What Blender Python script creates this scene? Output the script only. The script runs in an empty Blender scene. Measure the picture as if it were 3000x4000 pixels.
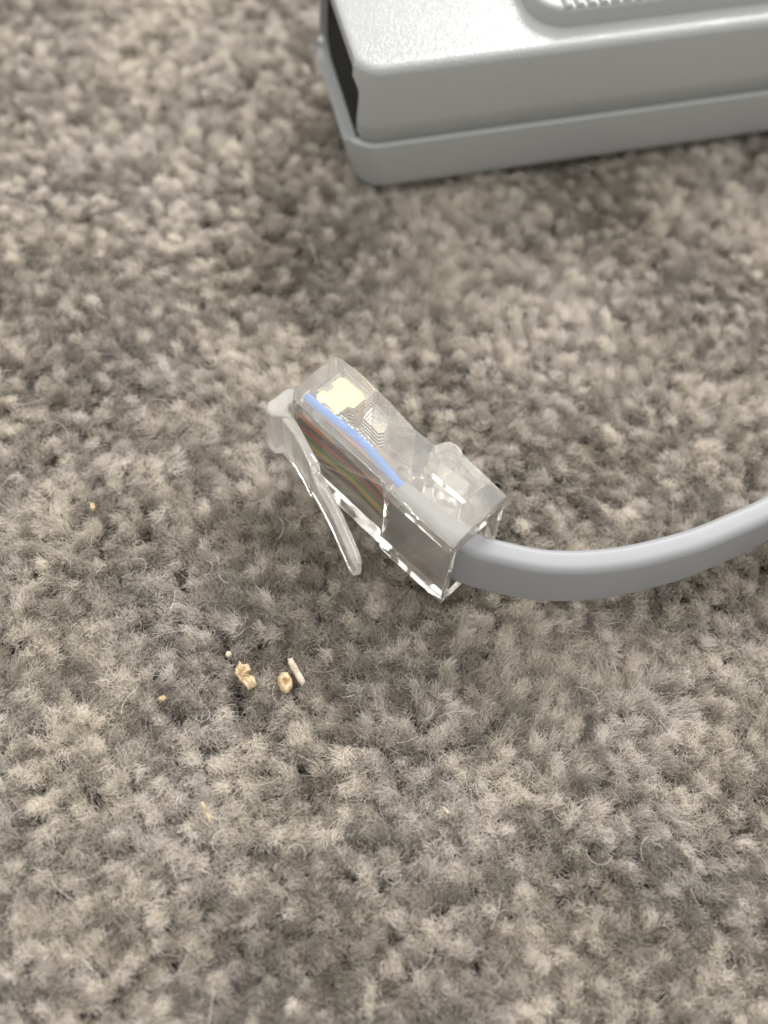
import bpy, bmesh, math, random
import numpy as np
from mathutils import Vector, Matrix

MM = 0.001
sc = bpy.context.scene
COL = sc.collection

# ------------------------------------------------------------------ camera
cam_d = bpy.data.cameras.new("camera")
cam = bpy.data.objects.new("camera", cam_d)
COL.objects.link(cam)
right = Vector((0.99345, 0.0999, 0.05543))
up_ = Vector((-0.11425, 0.86871, 0.48197))
back = Vector((0.0, -0.48514, 0.87443))
m = Matrix((right, up_, back)).transposed().to_4x4()
m.translation = Vector((0.7595, -57.073, 101.147)) * MM
cam.matrix_world = m
cam_d.sensor_fit = 'VERTICAL'
cam_d.sensor_height = 24.0
cam_d.sensor_width = 18.0
cam_d.lens = 27.0
cam_d.clip_start = 0.005
cam_d.clip_end = 20.0
cam_d.dof.use_dof = True
cam_d.dof.focus_distance = 0.1075
cam_d.dof.aperture_fstop = 11.5
sc.camera = cam

# ------------------------------------------------------------------ light: an indoor room lit by ceiling lamps
world = bpy.data.worlds.new("World")
sc.world = world
world.use_nodes = True
bg = world.node_tree.nodes["Background"]
bg.inputs[0].default_value = (1.0, 0.985, 0.955, 1)
bg.inputs[1].default_value = 0.74


def area_lamp(name, az, el, dist, sx, sy, power, col):
    ld = bpy.data.lights.new(name, 'AREA')
    ld.shape = 'RECTANGLE'
    ld.size = sx
    ld.size_y = sy
    ld.energy = power
    ld.color = col
    o = bpy.data.objects.new(name, ld)
    a, e = math.radians(az), math.radians(el)
    d = Vector((math.sin(a) * math.cos(e), math.cos(a) * math.cos(e), math.sin(e)))
    o.location = d * dist
    o.rotation_euler = (-d).to_track_quat('-Z', 'Y').to_euler()
    COL.objects.link(o)
    return o


area_lamp("ceiling_lamp", 17, 38, 1.6, 0.55, 0.28, 21.0, (1.0, 0.985, 0.96))
area_lamp("ceiling_panel", -20, 82, 2.0, 2.7, 2.7, 42.0, (1.0, 0.98, 0.955))

sc.view_settings.view_transform = 'Standard'
sc.view_settings.look = 'None'
sc.view_settings.exposure = 0.0
sc.view_settings.gamma = 1.0
sc.cycles.max_bounces = 16
sc.cycles.transmission_bounces = 16
sc.cycles.glossy_bounces = 8
sc.cycles.diffuse_bounces = 4
sc.cycles.use_denoising = True
sc.cycles.sample_clamp_indirect = 60.0
sc.cycles_curves.shape = 'RIBBONS'

# ------------------------------------------------------------------ materials


def new_mat(name):
    mt = bpy.data.materials.new(name)
    mt.use_nodes = True
    nt = mt.node_tree
    b = nt.nodes["Principled BSDF"]
    return mt, nt, b


def noise_bump(nt, b, scale, strength, dist, detail=3.0):
    tc = nt.nodes.new("ShaderNodeTexCoord")
    n = nt.nodes.new("ShaderNodeTexNoise")
    n.inputs["Scale"].default_value = scale
    n.inputs["Detail"].default_value = detail
    bu = nt.nodes.new("ShaderNodeBump")
    bu.inputs["Strength"].default_value = strength
    bu.inputs["Distance"].default_value = dist
    nt.links.new(tc.outputs["Object"], n.inputs["Vector"])
    nt.links.new(n.outputs["Fac"], bu.inputs["Height"])
    nt.links.new(bu.outputs["Normal"], b.inputs["Normal"])
    return tc, n


def mottled(nt, b, tc, scale, c0, c1, detail=4.0):
    n = nt.nodes.new("ShaderNodeTexNoise")
    n.inputs["Scale"].default_value = scale
    n.inputs["Detail"].default_value = detail
    r = nt.nodes.new("ShaderNodeValToRGB")
    r.color_ramp.elements[0].position = 0.35
    r.color_ramp.elements[1].position = 0.65
    r.color_ramp.elements[0].color = (*c0, 1)
    r.color_ramp.elements[1].color = (*c1, 1)
    nt.links.new(tc.outputs["Object"], n.inputs["Vector"])
    nt.links.new(n.outputs["Fac"], r.inputs["Fac"])
    nt.links.new(r.outputs["Color"], b.inputs["Base Color"])


def mat_fibre():
    mt, nt, b = new_mat("carpet_fibre")
    at = nt.nodes.new("ShaderNodeAttribute")
    at.attribute_name = "tint"
    nt.links.new(at.outputs["Color"], b.inputs["Base Color"])
    gl = nt.nodes.new("ShaderNodeMapRange")
    gl.inputs["To Min"].default_value = 0.18
    gl.inputs["To Max"].default_value = 0.55
    nt.links.new(at.outputs["Alpha"], gl.inputs["Value"])
    nt.links.new(gl.outputs["Result"], b.inputs["Roughness"])
    b.inputs["Specular IOR Level"].default_value = 0.5
    tr = nt.nodes.new("ShaderNodeBsdfTranslucent")
    nt.links.new(at.outputs["Color"], tr.inputs["Color"])
    mx = nt.nodes.new("ShaderNodeMixShader")
    mx.inputs[0].default_value = 0.38
    out = nt.nodes["Material Output"]
    nt.links.new(b.outputs[0], mx.inputs[1])
    nt.links.new(tr.outputs[0], mx.inputs[2])
    nt.links.new(mx.outputs[0], out.inputs["Surface"])
    return mt


def mat_backing():
    mt, nt, b = new_mat("carpet_backing")
    tc, n = noise_bump(nt, b, 420.0, 1.0, 0.002)
    mottled(nt, b, tc, 260.0, (0.035, 0.03, 0.026), (0.12, 0.105, 0.09))
    b.inputs["Roughness"].default_value = 0.95
    return mt


def mat_clear(name="clear_plastic", tr=0.885):
    mt, nt, b = new_mat(name)
    b.inputs["Base Color"].default_value = (0.985, 0.965, 0.92, 1)
    b.inputs["Roughness"].default_value = 0.035
    b.inputs["IOR"].default_value = 1.52
    b.inputs["Transmission Weight"].default_value = tr
    noise_bump(nt, b, 260.0, 0.05, 0.0004)
    return mt


def mat_frosted():
    mt, nt, b = new_mat("cloudy_plastic")
    b.inputs["Base Color"].default_value = (0.95, 0.935, 0.90, 1)
    b.inputs["Roughness"].default_value = 0.16
    b.inputs["IOR"].default_value = 1.52
    b.inputs["Transmission Weight"].default_value = 0.80
    noise_bump(nt, b, 500.0, 0.12, 0.0004)
    return mt


def mat_simple(name, col, rough=0.45, metallic=0.0, bump=None, spec=0.5):
    mt, nt, b = new_mat(name)
    b.inputs["Base Color"].default_value = (*col, 1)
    b.inputs["Roughness"].default_value = rough
    b.inputs["Metallic"].default_value = metallic
    b.inputs["Specular IOR Level"].default_value = spec
    if bump:
        noise_bump(nt, b, *bump)
    return mt


M_FIBRE = mat_fibre()
M_BACK = mat_backing()
M_CLEAR = mat_clear()
M_CLEAR_IN = mat_clear("clear_plastic_inside", 0.985)
M_FROST = mat_frosted()
M_GREY = mat_simple("grey_textured_plastic", (0.36, 0.37, 0.365), 0.21, 0.0, (4600.0, 0.42, 0.0002, 1.0), 0.8)
M_GREY_S = mat_simple("grey_smooth_plastic", (0.36, 0.37, 0.365), 0.40, 0.0, (900.0, 0.08, 0.0003, 2.0))
M_BLACK = mat_simple("black_plastic", (0.006, 0.006, 0.007), 0.6, 0.0, None, 0.12)
M_JACKET = mat_simple("grey_cable_sheath", (0.30, 0.306, 0.318), 0.46, 0.0, (700.0, 0.06, 0.0004, 3.0))
M_GOLD = mat_simple("gold_plate", (0.92, 0.69, 0.34), 0.32, 1.0)


def crumb_mat(name, c0, c1):
    mt, nt, b = new_mat(name)
    tc, n = noise_bump(nt, b, 2500.0, 0.8, 0.0003)
    mottled(nt, b, tc, 1800.0, c0, c1)
    b.inputs["Roughness"].default_value = 0.85
    return mt


# ------------------------------------------------------------------ object helpers


def link(name, me, mat, parent=None, smooth=True, autos=35):
    o = bpy.data.objects.new(name, me)
    COL.objects.link(o)
    if mat is not None:
        me.materials.clear()
        me.materials.append(mat)
    if smooth and len(me.polygons):
        me.polygons.foreach_set("use_smooth", [True] * len(me.polygons))
        if autos:
            me.set_sharp_from_angle(angle=math.radians(autos))
    if parent is not None:
        o.parent = parent
    return o


def empty(name, loc, rot=None):
    o = bpy.data.objects.new(name, None)
    o.empty_display_size = 0.005
    COL.objects.link(o)
    o.location = loc
    if rot is not None:
        o.rotation_euler = rot
    return o


def tag(o, label, cat, group=None):
    o["label"] = label
    o["category"] = cat
    if group:
        o["group"] = group


def prism(poly, z0, z1, ys=-1.0):
    """Closed extrusion in mm of an (x, h) outline between z0 and z1; h runs along local -y."""
    bm = bmesh.new()
    lo = [bm.verts.new((x * MM, ys * h * MM, z0 * MM)) for x, h in poly]
    hi = [bm.verts.new((x * MM, ys * h * MM, z1 * MM)) for x, h in poly]
    n = len(poly)
    bm.faces.new(lo[::-1])
    bm.faces.new(hi)
    for i in range(n):
        bm.faces.new((lo[i], lo[(i + 1) % n], hi[(i + 1) % n], hi[i]))
    bmesh.ops.recalc_face_normals(bm, faces=bm.faces)
    return bm


def bevel(bm, w, seg=2, angle=30, filt=None):
    es = [e for e in bm.edges if len(e.link_faces) == 2 and e.calc_face_angle(0) > math.radians(angle)]
    if filt:
        es = [e for e in es if filt(e)]
    bmesh.ops.bevel(bm, geom=es, offset=w * MM, segments=seg, profile=0.5, affect='EDGES', clamp_overlap=True)
    bmesh.ops.recalc_face_normals(bm, faces=bm.faces)


def to_mesh(bm, name):
    me = bpy.data.meshes.new(name)
    bm.to_mesh(me)
    bm.free()
    return me


def boolean(base, cutters, op='DIFFERENCE'):
    """Mesh result of base with every cutter mesh applied, one after the other."""
    tmp = bpy.data.objects.new("work", base)
    COL.objects.link(tmp)
    objs = []
    for c in cutters:
        co = bpy.data.objects.new("work_cut", c)
        COL.objects.link(co)
        objs.append(co)
        md = tmp.modifiers.new("b", 'BOOLEAN')
        md.operation = op
        md.solver = 'EXACT'
        md.object = co
    dg = bpy.context.evaluated_depsgraph_get()
    dg.update()
    me = bpy.data.meshes.new_from_object(tmp.evaluated_get(dg))
    bpy.data.objects.remove(tmp)
    for co in objs:
        bpy.data.objects.remove(co)
    return me


def sweep(path, ring, closed_ends=True, thin=None):
    """Sweep a ring (list of (a, b): a across horizontally, b up) along 3-D points in mm."""
    bm = bmesh.new()
    P = [Vector(p) for p in path]
    rows = []
    n = len(P)
    for i, p in enumerate(P):
        t = (P[min(i + 1, n - 1)] - P[max(i - 1, 0)]).normalized()
        side = Vector((t.y, -t.x, 0)).normalized()
        upv = side.cross(t).normalized()
        q = 1.0 if thin is None else thin(i / (n - 1.0))
        rows.append([bm.verts.new((p + side * a * q + upv * b) * MM) for a, b in ring])
    k = len(ring)
    for i in range(n - 1):
        for j in range(k):
            bm.faces.new((rows[i][j], rows[i][(j + 1) % k], rows[i + 1][(j + 1) % k], rows[i + 1][j]))
    if closed_ends:
        bm.faces.new(rows[0][::-1])
        bm.faces.new(rows[-1])
    bmesh.ops.recalc_face_normals(bm, faces=bm.faces)
    return bm


def catmull(pts, sub):
    out = []
    P = [np.array(p, float) for p in pts]
    P = [2 * P[0] - P[1]] + P + [2 * P[-1] - P[-2]]
    for i in range(1, len(P) - 2):
        for s in range(sub):
            t = s / sub
            a, b, c, d = P[i - 1], P[i], P[i + 1], P[i + 2]
            out.append(0.5 * ((2 * b) + (c - a) * t + (2 * a - 5 * b + 4 * c - d) * t * t + (3 * b - a - 3 * c + d) * t ** 3))
    out.append(P[-2])
    return [tuple(p) for p in out]


def stadium(t, w, seg=8, r=None):
    """Flat-cable section, t wide and w tall, with round corners."""
    r = t / 2 if r is None else r
    out = []
    for cx, cy, a0 in ((t / 2 - r, w / 2 - r, 0), (-t / 2 + r, w / 2 - r, 90), (-t / 2 + r, -w / 2 + r, 180), (t / 2 - r, -w / 2 + r, 270)):
        for s in range(seg + 1):
            a = math.radians(a0 + 90 * s / seg)
            out.append((cx + r * math.cos(a), cy + r * math.sin(a)))
    return out


# ------------------------------------------------------------------ the network plug and its flat cable
AX = np.array(((0.7856, 0.6186, -0.0138), (-0.6186, 0.7857, 0.0045), (0.0137, 0.0050, 0.9999)))
ORG = np.array((-5.252, 8.702, 0.70))


def plug_pt(x, h, z):
    return AX @ np.array((x, -h, z)) + ORG


cable = empty("network_cable", Vector(ORG) * MM, Matrix(AX.tolist()).to_euler())
tag(cable, "flat grey network cable with a clear plastic plug crimped on coloured wires", "cable")

outline = [(0.0, 0.75), (0.22, 0.25), (0.8, 0.08), (3.4, 0.05), (7.3, 0.38), (11.3, 0.95), (13.55, 0.92), (13.95, 0.0),
           (14.5, -0.5), (15.6, -0.5), (16.1, -0.2), (19.5, 0.08), (21.8, 0.25), (21.8, 7.66), (13.5, 7.52), (13.2, 7.15),
           (5.1, 6.92), (0.9, 6.70), (0.0, 5.6)]
bm = prism(outline, 0.0, 11.7)
bevel(bm, 0.16, 2, 28)
base = to_mesh(bm, "plug_base")
nose = [(-0.03, 4.4), (-1.2, 4.45), (-1.75, 4.9), (-1.85, 7.5), (-1.5, 8.2), (-0.3, 8.3), (0.1, 7.75), (1.45, 7.15), (1.0, 6.78), (0.2, 6.74), (-0.03, 6.3)]
bm = prism(nose, 2.4, 9.25)
bevel(bm, 0.3, 2, 28)
nose_me = to_mesh(bm, "nose")
# the lower latch-side edge is pared away, most at the front
wedge = bmesh.new()
tri = []
for x, k in ((-3.0, 1.0), (22.5, 0.08)):
    tri.append([wedge.verts.new(Vector((x, -h, z)) * MM) for h, z in ((9.5, 2.4 * k + 0.6), (9.5, -1.0), (5.6 + 1.9 * (1 - k), -1.0), (5.9 + 1.9 * (1 - k), -0.02))])
wedge.faces.new(tri[0][::-1])
wedge.faces.new(tri[1])
for j in range(4):
    wedge.faces.new((tri[0][j], tri[0][(j + 1) % 4], tri[1][(j + 1) % 4], tri[1][j]))
bmesh.ops.recalc_face_normals(wedge, faces=wedge.faces)
chamfer_me = to_mesh(wedge, "chamfer")
cavity = [(24.0, 2.55), (18.9, 2.75), (14.0, 2.7), (12.1, 4.3), (7.9, 4.12), (0.6, 4.2), (0.6, 5.42), (13.2, 5.93), (13.3, 6.75), (24.0, 6.9)]
cav_me = to_mesh(prism(cavity, 2.15, 9.75), "cavity")
win = [(11.7, -2.0), (14.2, 2.85), (18.8, 2.9), (19.4, -2.0)]
win_me = to_mesh(prism(win, 2.9, 8.9), "window")
PITCH = 0.96
Z0 = 5.95 + 3.5 * PITCH
zs = [Z0 - i * PITCH for i in range(8)]
slots = bmesh.new()
for z in zs:
    for poly, th in (([(1.15, -1.0), (5.15, -1.0), (5.15, 2.95), (4.6, 3.2), (4.6, 3.8), (1.15, 3.8)], 0.2), ([(6.0, 0.9), (8.15, 1.1), (8.9, 2.6), (8.6, 3.1), (6.4, 2.9)], 0.3)):
        b2 = prism(poly, z - th, z + th)
        me2 = to_mesh(b2, "s")
        slots.from_mesh(me2)
        bpy.data.meshes.remove(me2)
slot_me = to_mesh(slots, "slots")
body_me = boolean(base, [chamfer_me, cav_me, win_me, slot_me])
body_me.name = "plug_body"
body = link("plug_body", body_me, M_CLEAR, cable, False)
body_me.polygons.foreach_set("use_smooth", [False] * len(body_me.polygons))
body_me.materials.append(M_CLEAR_IN)
for p in body_me.polygons:
    cx, cy, cz = p.center / MM
    if 0.3 < cx < 21.6 and 0.7 < -cy < 6.95 and 1.6 < cz < 10.2:
        p.material_index = 1
body["label"] = "clear plastic plug housing"

# the strain relief bar inside the window
bar = [(14.4, 0.85), (17.9, 0.6), (18.55, 2.6), (15.6, 3.15)]
bm = prism(bar, 3.2, 8.6)
bevel(bm, 0.12, 2, 20)
link("strain_relief_bar", to_mesh(bm, "strain_relief_bar"), M_CLEAR, body, True, 20)

# the latch lever
SEC = [  # inner x, h | outer x, h | z low, z high
    (0.9, 6.8, 0.3, 7.75, 2.6, 9.1), (2.4, 7.2, 2.1, 8.05, 2.6, 9.1), (4.5, 7.95, 4.1, 8.7, 2.7, 9.0), (6.0, 8.42, 5.7, 9.35, 2.8, 8.9), (6.35, 8.5, 5.95, 9.5, 2.9, 8.8),
    (6.5, 8.55, 6.2, 9.5, 4.1, 7.6), (7.7, 8.95, 7.2, 9.95, 4.3, 7.45), (9.5, 9.6, 9.1, 10.6, 4.3, 7.4), (11.3, 10.35, 10.9, 11.3, 4.3, 7.4), (13.3, 11.25, 12.9, 12.2, 4.3, 7.4),
    (15.2, 12.1, 14.75, 13.0, 4.35, 7.3), (15.75, 12.45, 15.4, 13.2, 4.75, 6.95)]
bm = bmesh.new()
rows = []
for xi, hi, xo, ho, za, zb in SEC:
    rows.append([bm.verts.new((x * MM, -h * MM, z * MM)) for x, h, z in ((xi, hi, za), (xo, ho, za), (xo, ho, zb), (xi, hi, zb))])
for i in range(len(rows) - 1):
    for j in range(4):
        bm.faces.new((rows[i][j], rows[i][(j + 1) % 4], rows[i + 1][(j + 1) % 4], rows[i + 1][j]))
bm.faces.new(rows[0][::-1])
bm.faces.new(rows[-1])
bmesh.ops.recalc_face_normals(bm, faces=bm.faces)
bevel(bm, 0.16, 2, 35)
link("latch", boolean(to_mesh(bm, "latch"), [nose_me], "UNION"), M_FROST, body, False)

# gold contact blades
blade = [(1.5, 1.15), (1.9, 0.85), (4.5, 0.85), (4.95, 1.2), (4.95, 2.7), (4.4, 2.95), (4.4, 4.2), (3.9, 4.75), (3.5, 4.1), (2.6, 4.1), (2.2, 4.75), (1.4, 4.2), (1.4, 3.3), (1.95, 3.15), (1.95, 2.35), (1.5, 2.2)]
bm = prism(blade, -0.14, 0.14)
bevel(bm, 0.04, 1, 30)
blade_me = to_mesh(bm, "contact")
for i, z in enumerate(zs):
    o = link("contact", blade_me, M_GOLD, body) if i == 0 else bpy.data.objects.new("contact", blade_me)
    if i:
        COL.objects.link(o)
        o.parent = body
    o.location = (0, 0, z * MM)

# eight insulated wires
WIRES = [("blue", (0.005, 0.22, 0.82)), ("orange", (0.75, 0.22, 0.05)), ("black", (0.035, 0.035, 0.04)), ("red", (0.55, 0.06, 0.05)),
         ("green", (0.10, 0.30, 0.09)), ("yellow", (0.78, 0.58, 0.06)), ("brown", (0.20, 0.09, 0.04)), ("white", (0.6, 0.6, 0.58))]
rng = random.Random(4)
circ = [(0.43 * math.cos(2 * math.pi * k / 14), 0.43 * math.sin(2 * math.pi * k / 14)) for k in range(14)]
for (cn, cc), z in zip(WIRES, zs):
    pts = []
    for x, h in ((0.75 + rng.uniform(0, .1), 4.78), (3.0, 4.78), (5.5, 4.74), (7.9, 4.74), (10.3, 4.95), (12.4, 5.2), (13.9, 5.33), (14.3, 5.35)):
        pts.append((x, -h + rng.uniform(-.03, .03), z + (0.0 if x < 9 else 0.14 * (5.95 - z) * (x - 9) / 5) + rng.uniform(-.02, .02)))
    bm = sweep(catmull(pts, 4), circ)
    o = link("wire", to_mesh(bm, "wire"), mat_simple(cn + "_insulation", cc, 0.35), cable)
    o["label"] = cn + " insulated wire"

# flat jacket: starts inside the plug, bends out and runs off to the right
ctr = [plug_pt(13.75, 5.35, 5.95), plug_pt(15.5, 5.35, 5.9), plug_pt(17.5, 5.35, 5.9), plug_pt(19.5, 5.25, 5.85)]
ctr += [np.array(p) for p in ((9.35, -8.25, 6.0), (12.3, -8.72, 5.9), (15.2, -8.95, 5.8), (18.05, -8.75, 5.75), (20.9, -8.2, 5.7), (23.75, -7.4, 5.7), (26.65, -6.25, 5.65),
                              (29.6, -4.9, 5.6), (32.6, -3.15, 5.5), (36.6, -0.6, 5.4), (42.0, 3.6, 5.2), (48.0, 9.0, 5.0), (55.0, 15.0, 4.6), (64.0, 20.5, 4.2), (75.0, 24.0, 3.8), (90.0, 26.0, 3.6), (110.0, 25.0, 3.5))]
loc = [tuple(AX.T @ (p - ORG)) for p in ctr]
path = catmull(loc, 6)
nin = 4 * 6 / (len(path) - 1.0)
bm = sweep(path, stadium(2.45, 6.9, 8, 0.8), True, lambda f: 0.70 + 0.30 * min(1.0, max(0.0, (f - nin * 0.55) / (nin * 0.4))))
jk = link("cable_jacket", to_mesh(bm, "cable_jacket"), M_JACKET, cable, True, 60)

# ------------------------------------------------------------------ the grey plastic case
TH = math.radians(19.7)
BO = Vector((-4.2, 41.75, 0.0))
case = empty("tester_case", BO * MM, (0, 0, TH))
tag(case, "light grey two-part plastic case with ribbed raised pad on top and open black end", "case")
U0, U1, V0, V1 = -3.6, 92.0, 0.0, 20.3


def rrect(u0, u1, v0, v1, r, z, seg=8):
    out = []
    for cx, cy, a0 in ((u1 - r, v1 - r, 0), (u0 + r, v1 - r, 90), (u0 + r, v0 + r, 180), (u1 - r, v0 + r, 270)):
        for s in range(seg + 1):
            a = math.radians(a0 + 90 * s / seg)
            out.append((cx + r * math.cos(a), cy + r * math.sin(a), z))
    return out


def stack(levels, r, box, seg=8):
    """Rounded-rectangle rings, (z, inset) from bottom to top, closed at both ends."""
    bm = bmesh.new()
    rows = []
    for lv in levels:
        z, d = lv[:2]
        le = lv[2] if len(lv) > 2 else 0.0
        rows.append([bm.verts.new(Vector(p) * MM) for p in rrect(box[0] + d + le, box[1] - d, box[2] + d, box[3] - d, max(r - d, 0.25), z, seg)])
    k = len(rows[0])
    for i in range(len(rows) - 1):
        for j in range(k):
            bm.faces.new((rows[i][j], rows[i][(j + 1) % k], rows[i + 1][(j + 1) % k], rows[i + 1][j]))
    bm.faces.new(rows[0][::-1])
    bm.faces.new(rows[-1])
    bmesh.ops.recalc_face_normals(bm, faces=bm.faces)
    return bm


def fillet(z, r, d0=0.0, n=6, top=True):
    out = []
    for s in range(n + 1):
        a = math.radians(90 * s / n)
        out.append((z - r + r * math.sin(a), d0 + r - r * math.cos(a)) if top else (z + r - r * math.sin(a), d0 + r - r * math.cos(a)))
    return out if top else out[::-1]


BX = (U0, U1, V0, V1)
ZP, ZT = 7.5, 17.8
open_cut = bmesh.new()
rings = []
for u in (-8.0, -1.7):
    rings.append([open_cut.verts.new(Vector((u, p[0], p[1])) * MM) for p in rrect(1.35, 18.2, 6.4, 16.2, 2.4, 0)])
k = len(rings[0])
for j in range(k):
    open_cut.faces.new((rings[0][j], rings[0][(j + 1) % k], rings[1][(j + 1) % k], rings[1][j]))
open_cut.faces.new(rings[0][::-1])
open_cut.faces.new(rings[1])
bmesh.ops.recalc_face_normals(open_cut, faces=open_cut.faces)
cut_me = to_mesh(open_cut, "end_cut")
sb = bmesh.new()
bmesh.ops.create_cube(sb, size=1.0)
sb.transform(Matrix.Translation(Vector((-6.0, 10.2, 16.2)) * MM) @ Matrix.Diagonal(Vector((6.2 * MM, 16.0 * MM, 19.6 * MM, 1))))
bevel(sb, 0.5, 3, 30)
set_me = to_mesh(sb, "set_back")

up_me = to_mesh(stack([(ZP + 0.02, 0.75), (ZP + 0.2, 0.7), (ZP + 0.5, 0.4), (ZP + 1.0, 0.33), (ZP + 1.3, 0.1), (ZP + 3.0, 0.06), (12.5, 0.12)] + fillet(ZT, 1.0, 0.25), 3.6, BX), "upper")
low = [(z, d, 1.2) for z, d in fillet(0.0, 1.5, 0.25, 5, False)] + [(3.0, 0.1, 0.8), (5.7, 0.02, 0.2), (ZP - 0.3, -0.06, 0.0)] + fillet(ZP, 0.25, -0.06, 3)
lo_me = to_mesh(stack(low, 3.7, (U0 - 0.25, U1, V0, V1)), "lower")
upper = link("upper_shell", boolean(up_me, [set_me, cut_me]), M_GREY, case, True, 40)
lower = link("lower_shell", boolean(lo_me, [set_me.copy(), cut_me.copy()]), M_GREY_S, case, True, 40)

panel = bmesh.new()
ring = rrect(1.42, 18.13, 6.47, 16.13, 2.33, 0)
a = [panel.verts.new(Vector((-2.25, p[0], p[1])) * MM) for p in ring]
b = [panel.verts.new(Vector((-1.75, p[0], p[1])) * MM) for p in ring]
panel.faces.new(a)
panel.faces.new(b[::-1])
for j in range(len(ring)):
    panel.faces.new((a[j], a[(j + 1) % k], b[(j + 1) % k], b[j]))
bmesh.ops.recalc_face_normals(panel, faces=panel.faces)
link("socket_panel", to_mesh(panel, "socket_panel"), M_BLACK, case)

PB = (17.4, 78.0, 3.15, 16.4)
pad = link("grip_pad", to_mesh(stack([(ZT - 0.4, 0.0), (ZT + 1.2, 0.12)] + fillet(ZT + 2.2, 0.5, 0.2), 4.2, PB, 10), "grip_pad"), M_GREY_S, case, True, 40)
# moulded ribs across the pad
rb = bmesh.new()
w, hh = 0.48, 0.45
prof = [(-w, 0.0)] + [(w * math.cos(math.radians(180 - 180 * s / 6)), hh * math.sin(math.radians(180 * s / 6))) for s in range(1, 6)] + [(w, 0.0)]
L0, L1 = PB[2] + 0.35, PB[3] - 0.35
r0 = [rb.verts.new(Vector((x, L0 + (0.0 if z == 0 else 0.15), z)) * MM) for x, z in prof]
r1 = [rb.verts.new(Vector((x, L1, z)) * MM) for x, z in prof]
for j in range(len(prof) - 1):
    rb.faces.new((r0[j], r0[j + 1], r1[j + 1], r1[j]))
rb.faces.new(r0)
rb.faces.new(r1[::-1])
bmesh.ops.recalc_face_normals(rb, faces=rb.faces)
rib_me = to_mesh(rb, "grip_rib")
x = PB[0] + 3.6
i = 0
while x < PB[1] - 3.4:
    if i == 0:
        o = link("grip_rib", rib_me, M_GREY_S, pad, True, 50)
    else:
        o = bpy.data.objects.new("grip_rib", rib_me)
        COL.objects.link(o)
        o.parent = pad
    o.location = (x * MM, 0, (ZT + 2.17) * MM)
    x += 1.35
    i += 1

# ------------------------------------------------------------------ the carpet
BASE = -4.2
bm = bmesh.new()
S = 260.0
vs = [bm.verts.new(Vector((a, b, BASE)) * MM) for a, b in ((-S, -S), (S, -S), (S, S), (-S, S))]
bm.faces.new(vs)
carpet = link("carpet", to_mesh(bm, "carpet"), M_BACK, None, False)
carpet["kind"] = "structure"
carpet["label"] = "taupe twist-pile carpet backing"

g = np.random.default_rng(7)


def smooth_field(xy, scale, seed, octaves=2):
    """Sum of random plane waves: a smooth scalar field over the floor."""
    r = np.random.default_rng(seed)
    out = np.zeros(len(xy))
    for o in range(octaves):
        for q in range(7):
            ang = r.uniform(0, 2 * np.pi)
            kk = 2 * np.pi / (scale / (1.8 ** o)) * r.uniform(0.6, 1.4)
            out += np.sin(xy[:, 0] * kk * np.cos(ang) + xy[:, 1] * kk * np.sin(ang) + r.uniform(0, 6.28)) / (1.6 ** o)
    return out / 3.2


ct, st = math.cos(TH), math.sin(TH)
LIGHT = np.array((0.92, 0.872, 0.79))
MID = np.array((0.66, 0.612, 0.54))
DARK = np.array((0.365, 0.328, 0.275))
COOL = np.array((0.605, 0.575, 0.565))


CREASE = np.array(((-22.6, -5.5), (-18.5, -8.6), (-15.1, -13.7), (-12.3, -17.3), (-9.7, -22.8), (-6.2, -24.8), (-2.8, -27.7), (-1.0, -30.5), (3.7, -34.4), (5.7, -36.8)))
CABLE_XY = np.array([(p[0], p[1]) for p in ctr[4:]])


def line_dist(c, L):
    """Distance of points to a polyline, with the unit direction away from it."""
    best = np.full(len(c), 1e9)
    nx, ny = np.zeros(len(c)), np.zeros(len(c))
    for a, b in zip(L[:-1], L[1:]):
        ab = b - a
        t = np.clip(((c - a) @ ab) / (ab @ ab), 0, 1)
        d = c - (a + t[:, None] * ab)
        q = np.hypot(d[:, 0], d[:, 1])
        m_ = q < best
        best = np.where(m_, q, best)
        nx = np.where(m_, d[:, 0] / np.maximum(q, 1e-6), nx)
        ny = np.where(m_, d[:, 1] / np.maximum(q, 1e-6), ny)
    return best, nx, ny


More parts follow.
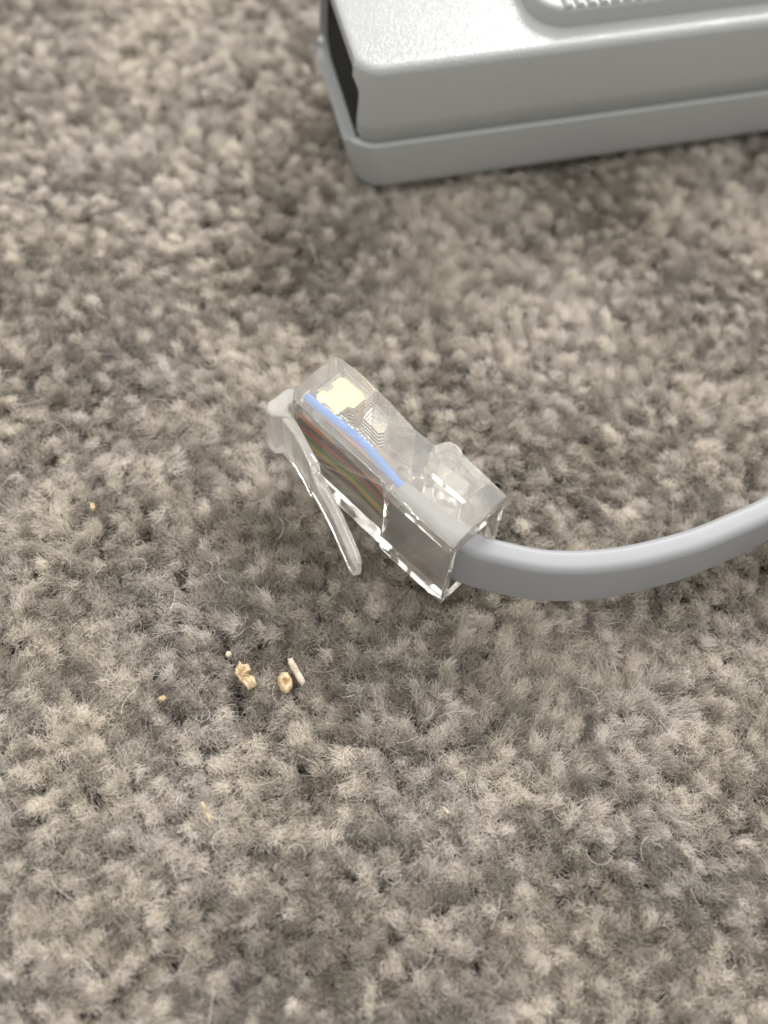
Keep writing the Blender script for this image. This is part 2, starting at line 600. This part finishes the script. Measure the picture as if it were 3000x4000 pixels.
def pile(centres, F, K, rad, R_top, seed):
    """Fibres of many tufts: positions (n, K, 3) in mm, tints (n, 3), radii (n, K)."""
    r = np.random.default_rng(seed)
    N = len(centres)
    lx = 0.22 * smooth_field(centres, 30, 11) + 0.17 * r.normal(size=N)
    ly = 0.22 * smooth_field(centres, 30, 12) + 0.17 * r.normal(size=N) - 0.06
    H = 4.2 + 0.28 * smooth_field(centres, 17, 13) + 0.30 * r.normal(size=N)
    # the pile parts along a worn crease and stands a little proud under the cable
    dd, nx, ny = line_dist(centres, CREASE)
    w = np.clip(1 - dd / 2.6, 0, 1)
    lx += 0.20 * w * nx
    ly += 0.20 * w * ny
    H -= 0.35 * np.clip(1 - dd / 1.1, 0, 1)
    dc, _, _ = line_dist(centres, CABLE_XY)
    H += 1.25 * np.clip(1.5 - dc / 3.2, 0, 1) * np.clip((centres[:, 0] - 10.5) / 4.0, 0, 1)
    Rt = R_top * r.uniform(0.8, 1.25, N)
    tw = r.uniform(0.8, 2.6, N) * np.where(r.random(N) < 0.85, 1, -1)
    tone = 0.58 * smooth_field(centres, 36, 14) + 0.30 * smooth_field(centres, 9, 16) + 0.95 * r.normal(size=N)
    cool = np.clip(0.35 + 0.5 * smooth_field(centres, 26, 15) + 0.35 * r.normal(size=N), 0, 1)
    n = N * F
    T = np.repeat(np.arange(N), F)
    rf = np.sqrt(r.random(n))
    ph = r.uniform(0, 2 * np.pi, n)
    t = np.linspace(0, 1, K)[None, :]
    Hf = (H[T] * (1.0 - 0.17 * rf ** 2) * (1 + 0.05 * r.normal(size=n)))[:, None]
    ang = ph[:, None] + tw[T][:, None] * t
    spread = (0.36 + (Rt[T][:, None] - 0.36) * t ** 1.5) * rf[:, None]
    P = np.empty((n, K, 3))
    P[:, :, 0] = centres[T, 0][:, None] + lx[T][:, None] * Hf * t ** 1.4 + spread * np.cos(ang)
    P[:, :, 1] = centres[T, 1][:, None] + ly[T][:, None] * Hf * t ** 1.4 + spread * np.sin(ang)
    shrink = 1.0 / np.sqrt(1 + lx ** 2 + ly ** 2)
    P[:, :, 2] = BASE + Hf * t * shrink[T][:, None]
    # each fibre bends its own way, is crimped, and curls at the tip
    ba, bq = r.uniform(0, 6.28, n)[:, None], r.gamma(2.2, 0.13, n)[:, None]
    P[:, :, 0] += bq * np.cos(ba) * t ** 2.2
    P[:, :, 1] += bq * np.sin(ba) * t ** 2.2
    amp = r.gamma(2.5, 0.042, n)[:, None]
    for ax in range(3):
        f1, p1, p2 = r.uniform(1.6, 3.4, n)[:, None], r.uniform(0, 6.28, n)[:, None], r.uniform(0, 6.28, n)[:, None]
        P[:, :, ax] += (1.0 if ax < 2 else 0.7) * amp * (0.3 + t) * (np.sin(6.28 * f1 * t + p1) + 0.7 * np.sin(6.28 * 0.45 * f1 * t + p2))
    curl = (r.random(n) < 0.45)[:, None] * r.uniform(0.12, 0.5, n)[:, None]
    ca = r.uniform(0, 6.28, n)[:, None]
    tt = np.clip((t - 0.72) / 0.28, 0, 1) ** 1.6
    P[:, :, 0] += curl * tt * np.cos(ca)
    P[:, :, 1] += curl * tt * np.sin(ca)
    P[:, :, 2] -= curl * tt * 0.45
    tn = np.clip(tone[T] + 0.45 * r.normal(size=n), -1.6, 1.6)[:, None]
    C = np.where(tn > 0, MID + (LIGHT - MID) * np.clip(tn / 1.3, 0, 1), MID + (DARK - MID) * np.clip(-tn / 1.4, 0, 1))
    cl = (0.38 * cool[T])[:, None]
    C = C * (1 - cl) + cl * COOL * (C.mean(1, keepdims=True) / COOL.mean())
    rr = rad * r.uniform(0.7, 1.3, n)[:, None] * (1.0 - 0.45 * t ** 3)
    return P, C, rr


def press(P):
    """Pile under the plug, the case and the cable is pushed down by them."""
    X, Y = P[..., 0], P[..., 1]
    u = (X - BO.x) * ct + (Y - BO.y) * st
    v = -(X - BO.x) * st + (Y - BO.y) * ct
    inside = (u > U0 - 0.4) & (u < U1 + 0.4) & (v > V0 - 0.35) & (v < V1 + 0.4)
    cap = np.where(inside, np.where(v < 0.9, -0.7, 0.0), 99.0)
    q = P - ORG
    px = q @ AX[:, 0]
    phh = -(q @ AX[:, 1])
    ins2 = (px > -1.6) & (px < 22.2) & (phh > -0.8) & (phh < 8.0)
    near_c = (X > 9) & (P[..., 2] > 1.9)
    dc, _, _ = line_dist(np.stack((X[near_c], Y[near_c]), 1), CABLE_XY)
    sub = cap[near_c]
    sub[dc < 1.6] = 2.15
    cap[near_c] = sub
    cap = np.where(ins2, np.where(phh < 6.6, 0.5, 0.9), cap)
    P[..., 2] = np.minimum(P[..., 2], cap - 0.12 * np.abs(np.sin(X * 37 + Y * 23)))
    return P


def in_view(c, mrg):
    y0, y1 = -52.0, 86.0
    f = (c[:, 1] - y0) / (y1 - y0)
    xl, xr = -26 - 33 * f - mrg, 39 + 8 * f + mrg
    return (c[:, 0] > xl) & (c[:, 0] < xr) & (c[:, 1] > y0 - mrg) & (c[:, 1] < y1 + mrg)


def tuft_grid(x0, x1, y0, y1, sp, seed):
    r = np.random.default_rng(seed)
    xs = np.arange(x0, x1, sp)
    ys = np.arange(y0, y1, sp * 0.88)
    gx, gy = np.meshgrid(xs, ys)
    gx = gx + (np.arange(len(ys)) % 2)[:, None] * sp / 2
    c = np.stack((gx.ravel(), gy.ravel()), 1) + r.normal(size=(gx.size, 2)) * sp * 0.2
    return c


def hair_object(name, P, C, rr):
    n, K, _ = P.shape
    cu = bpy.data.hair_curves.new(name)
    cu.add_curves([K] * n)
    cu.attributes["position"].data.foreach_set("vector", (P * MM).astype(np.float32).ravel())
    ra = cu.attributes.get("radius") or cu.attributes.new("radius", 'FLOAT', 'POINT')
    ra.data.foreach_set("value", (rr * MM).astype(np.float32).ravel())
    ti = cu.attributes.new("tint", 'FLOAT_COLOR', 'CURVE')
    ti.data.foreach_set("color", np.concatenate((C, (g.random((n, 1)) > 0.08)), 1).astype(np.float32).ravel())
    o = bpy.data.objects.new(name, cu)
    COL.objects.link(o)
    cu.materials.append(M_FIBRE)
    o["kind"] = "stuff"
    return o


c = tuft_grid(-80, 70, -66, 102, 1.15, 3)
c = c[in_view(c, 9.0)]
u = (c[:, 0] - BO.x) * ct + (c[:, 1] - BO.y) * st
v = -(c[:, 0] - BO.x) * st + (c[:, 1] - BO.y) * ct
c = c[~((u > 4) & (u < U1 - 5) & (v > 5) & (v < V1 - 4))]
P, C, rr = pile(c, 112, 9, 0.0215, 0.78, 21)
# shorter fibres close the gaps between the tufts
cf = c + np.random.default_rng(41).normal(size=c.shape) * 0.6
Pf, Cf, rf_ = pile(cf, 34, 9, 0.0235, 1.0, 42)
Pf[:, :, 2] -= 0.75
P, C, rr = np.concatenate((P, Pf)), np.concatenate((C, Cf)), np.concatenate((rr, rf_))
near = hair_object("carpet_pile", press(P), C, rr)
near["label"] = "soft taupe and beige cut pile of the carpet"
near["category"] = "carpet pile"

c2 = tuft_grid(-150, 150, -120, 170, 2.5, 5)
c2 = c2[~in_view(c2, 9.0)]
P, C, rr = pile(c2, 50, 5, 0.075, 1.7, 22)
far = hair_object("carpet_pile", press(P), C, rr)
far["label"] = "outlying taupe cut pile of the carpet"
far["category"] = "carpet pile"

# stray fibres lying loose on the pile
r = np.random.default_rng(31)
ns, K = 420, 8
c3 = np.stack((r.uniform(-70, 55, ns), r.uniform(-60, 90, ns)), 1)
c3 = c3[in_view(c3, 5)]
ns = len(c3)
s = np.linspace(-0.5, 0.5, K)[None, :]
Lf = r.uniform(0.9, 3.6, ns)[:, None]
a0 = r.uniform(0, 6.28, ns)[:, None]
bend = r.normal(size=ns)[:, None] * 1.1
P = np.zeros((ns, K, 3))
P[:, :, 0] = c3[:, 0][:, None] + Lf * s * np.cos(a0 + bend * s)
P[:, :, 1] = c3[:, 1][:, None] + Lf * s * np.sin(a0 + bend * s)
P[:, :, 2] = 0.1 + 0.4 * r.normal(size=ns)[:, None] + 0.45 * np.cos(s * 3) * r.random(ns)[:, None]
C = np.repeat(LIGHT[None, :], ns, 0) * r.uniform(0.6, 1.05, ns)[:, None]
loose = hair_object("loose_fibre", press(P), C, np.full((ns, K), 0.02))
loose["label"] = "fine pale stray fibres lying loose over the pile"
loose["category"] = "loose fibres"

# ------------------------------------------------------------------ crumbs on the pile
TAN = crumb_mat("tan_crumb", (0.50, 0.36, 0.20), (0.74, 0.59, 0.38))
PALE = crumb_mat("pale_crumb", (0.62, 0.52, 0.40), (0.78, 0.68, 0.55))


def flake(name, pts, th, mat, loc, rot, label, hole=None, seed=0, cat="crumb", bump=0.12):
    """A small irregular flake: jagged outline, domed and pitted, a few tenths of a millimetre thick."""
    r = random.Random(seed)
    bm = bmesh.new()
    n = len(pts)
    dense = []
    for i in range(n):
        a, b = Vector(pts[i]), Vector(pts[(i + 1) % n])
        for s in range(3):
            p = a.lerp(b, s / 3)
            dense.append(p + Vector((r.uniform(-1, 1), r.uniform(-1, 1))) * bump * 0.35)
    cx = sum((p.x for p in dense)) / len(dense)
    cy = sum((p.y for p in dense)) / len(dense)
    cc = Vector((cx, cy)) if hole is None else Vector(hole)
    rows = []
    for f, z in ((1.0, -th), (1.04, -th * .3), (0.97, th * .35), (0.75, th), (0.45, th * (1.0 if hole is None else .8)), (0.14, th * (0.85 if hole is None or hole[0] else -0.9))):
        rows.append([bm.verts.new(((cc.x + (p.x - cc.x) * f) * MM, (cc.y + (p.y - cc.y) * f) * MM, (z + r.uniform(-1, 1) * bump * 0.8 * (f < 1)) * MM)) for p in dense])
    k = len(dense)
    for i in range(len(rows) - 1):
        for j in range(k):
            bm.faces.new((rows[i][j], rows[i][(j + 1) % k], rows[i + 1][(j + 1) % k], rows[i + 1][j]))
    bm.faces.new(rows[0][::-1])
    bm.faces.new(rows[-1])
    bmesh.ops.recalc_face_normals(bm, faces=bm.faces)
    o = link(name, to_mesh(bm, name), mat, None, True, 40)
    o.location = Vector(loc) * MM
    o.rotation_euler = [math.radians(a) for a in rot]
    tag(o, label, cat, "food crumbs dropped on the carpet")
    return o


flake("crumb", [(-0.75, 1.25), (-0.45, 0.95), (0.05, 1.1), (0.35, 0.55), (0.05, 0.1), (0.85, -0.1), (1.05, -0.75), (0.45, -1.3), (-0.3, -0.75), (-0.95, -0.1), (-1.05, 0.5)], 0.4, TAN,
      (-10.2, -19.85, 0.25), (8, -6, 0), "bent golden crumb with a ragged arm, left of the oval crumb", hole=(-0.3, -0.1), seed=1, bump=0.16)
flake("crumb", [(-0.35, 1.0), (0.25, 0.95), (0.6, 0.4), (0.65, -0.4), (0.25, -1.05), (-0.3, -0.75), (-0.65, -0.1), (-0.65, 0.5)], 0.32, TAN,
      (-6.5, -20.1, 0.25), (-5, 5, 8), "oval golden crumb with a brown slit down its middle", hole=(0.0, 0.0), seed=2)
flake("crumb", [(-0.95, 1.0), (-0.55, 1.2), (0.1, 0.3), (0.9, -0.75), (0.7, -1.2), (0.25, -0.9), (-0.35, 0.0), (-0.85, 0.6)], 0.25, PALE,
      (-5.6, -18.95, 0.35), (4, 8, 0), "long pale flake lying just right of the oval crumb", seed=3, bump=0.10)
flake("crumb", [(-0.55, 0.75), (-0.35, 0.8), (0.65, -0.6), (0.5, -0.8)], 0.14, TAN, (-11.65, -32.75, 0.45), (0, 10, 0), "thin straw-coloured splinter alone on the carpet low in the left half", seed=4, bump=0.05)
flake("crumb", [(-0.22, 0.22), (0.15, 0.28), (0.3, -0.05), (0.05, -0.3), (-0.25, -0.15)], 0.2, PALE, (-12.1, -18.0, 0.25), (0, 0, 0), "tiny pinkish speck up and left of the bent golden crumb", seed=5, bump=0.05)
flake("crumb", [(-0.35, 0.2), (0.2, 0.3), (0.4, -0.05), (0.0, -0.25), (-0.4, -0.1)], 0.2, TAN, (-17.3, -23.0, 0.25), (0, 0, 20), "small tan grain down and left of the bent golden crumb", seed=6, bump=0.05)
flake("crumb", [(-0.35, 0.25), (-0.1, 0.3), (0.4, -0.15), (0.2, -0.3)], 0.16, PALE, (9.15, -30.2, 0.25), (0, 0, 0), "pale chip on the carpet well below the loop of cable", seed=7, bump=0.05)
flake("crumb", [(-0.25, 0.4), (0.15, 0.35), (0.35, -0.1), (0.2, -0.4), (-0.15, -0.25)], 0.25, TAN, (-27.95, -4.25, 0.3), (0, 0, 0), "tan grain far to the left of the plug, nearest the left edge", seed=8, bump=0.06)
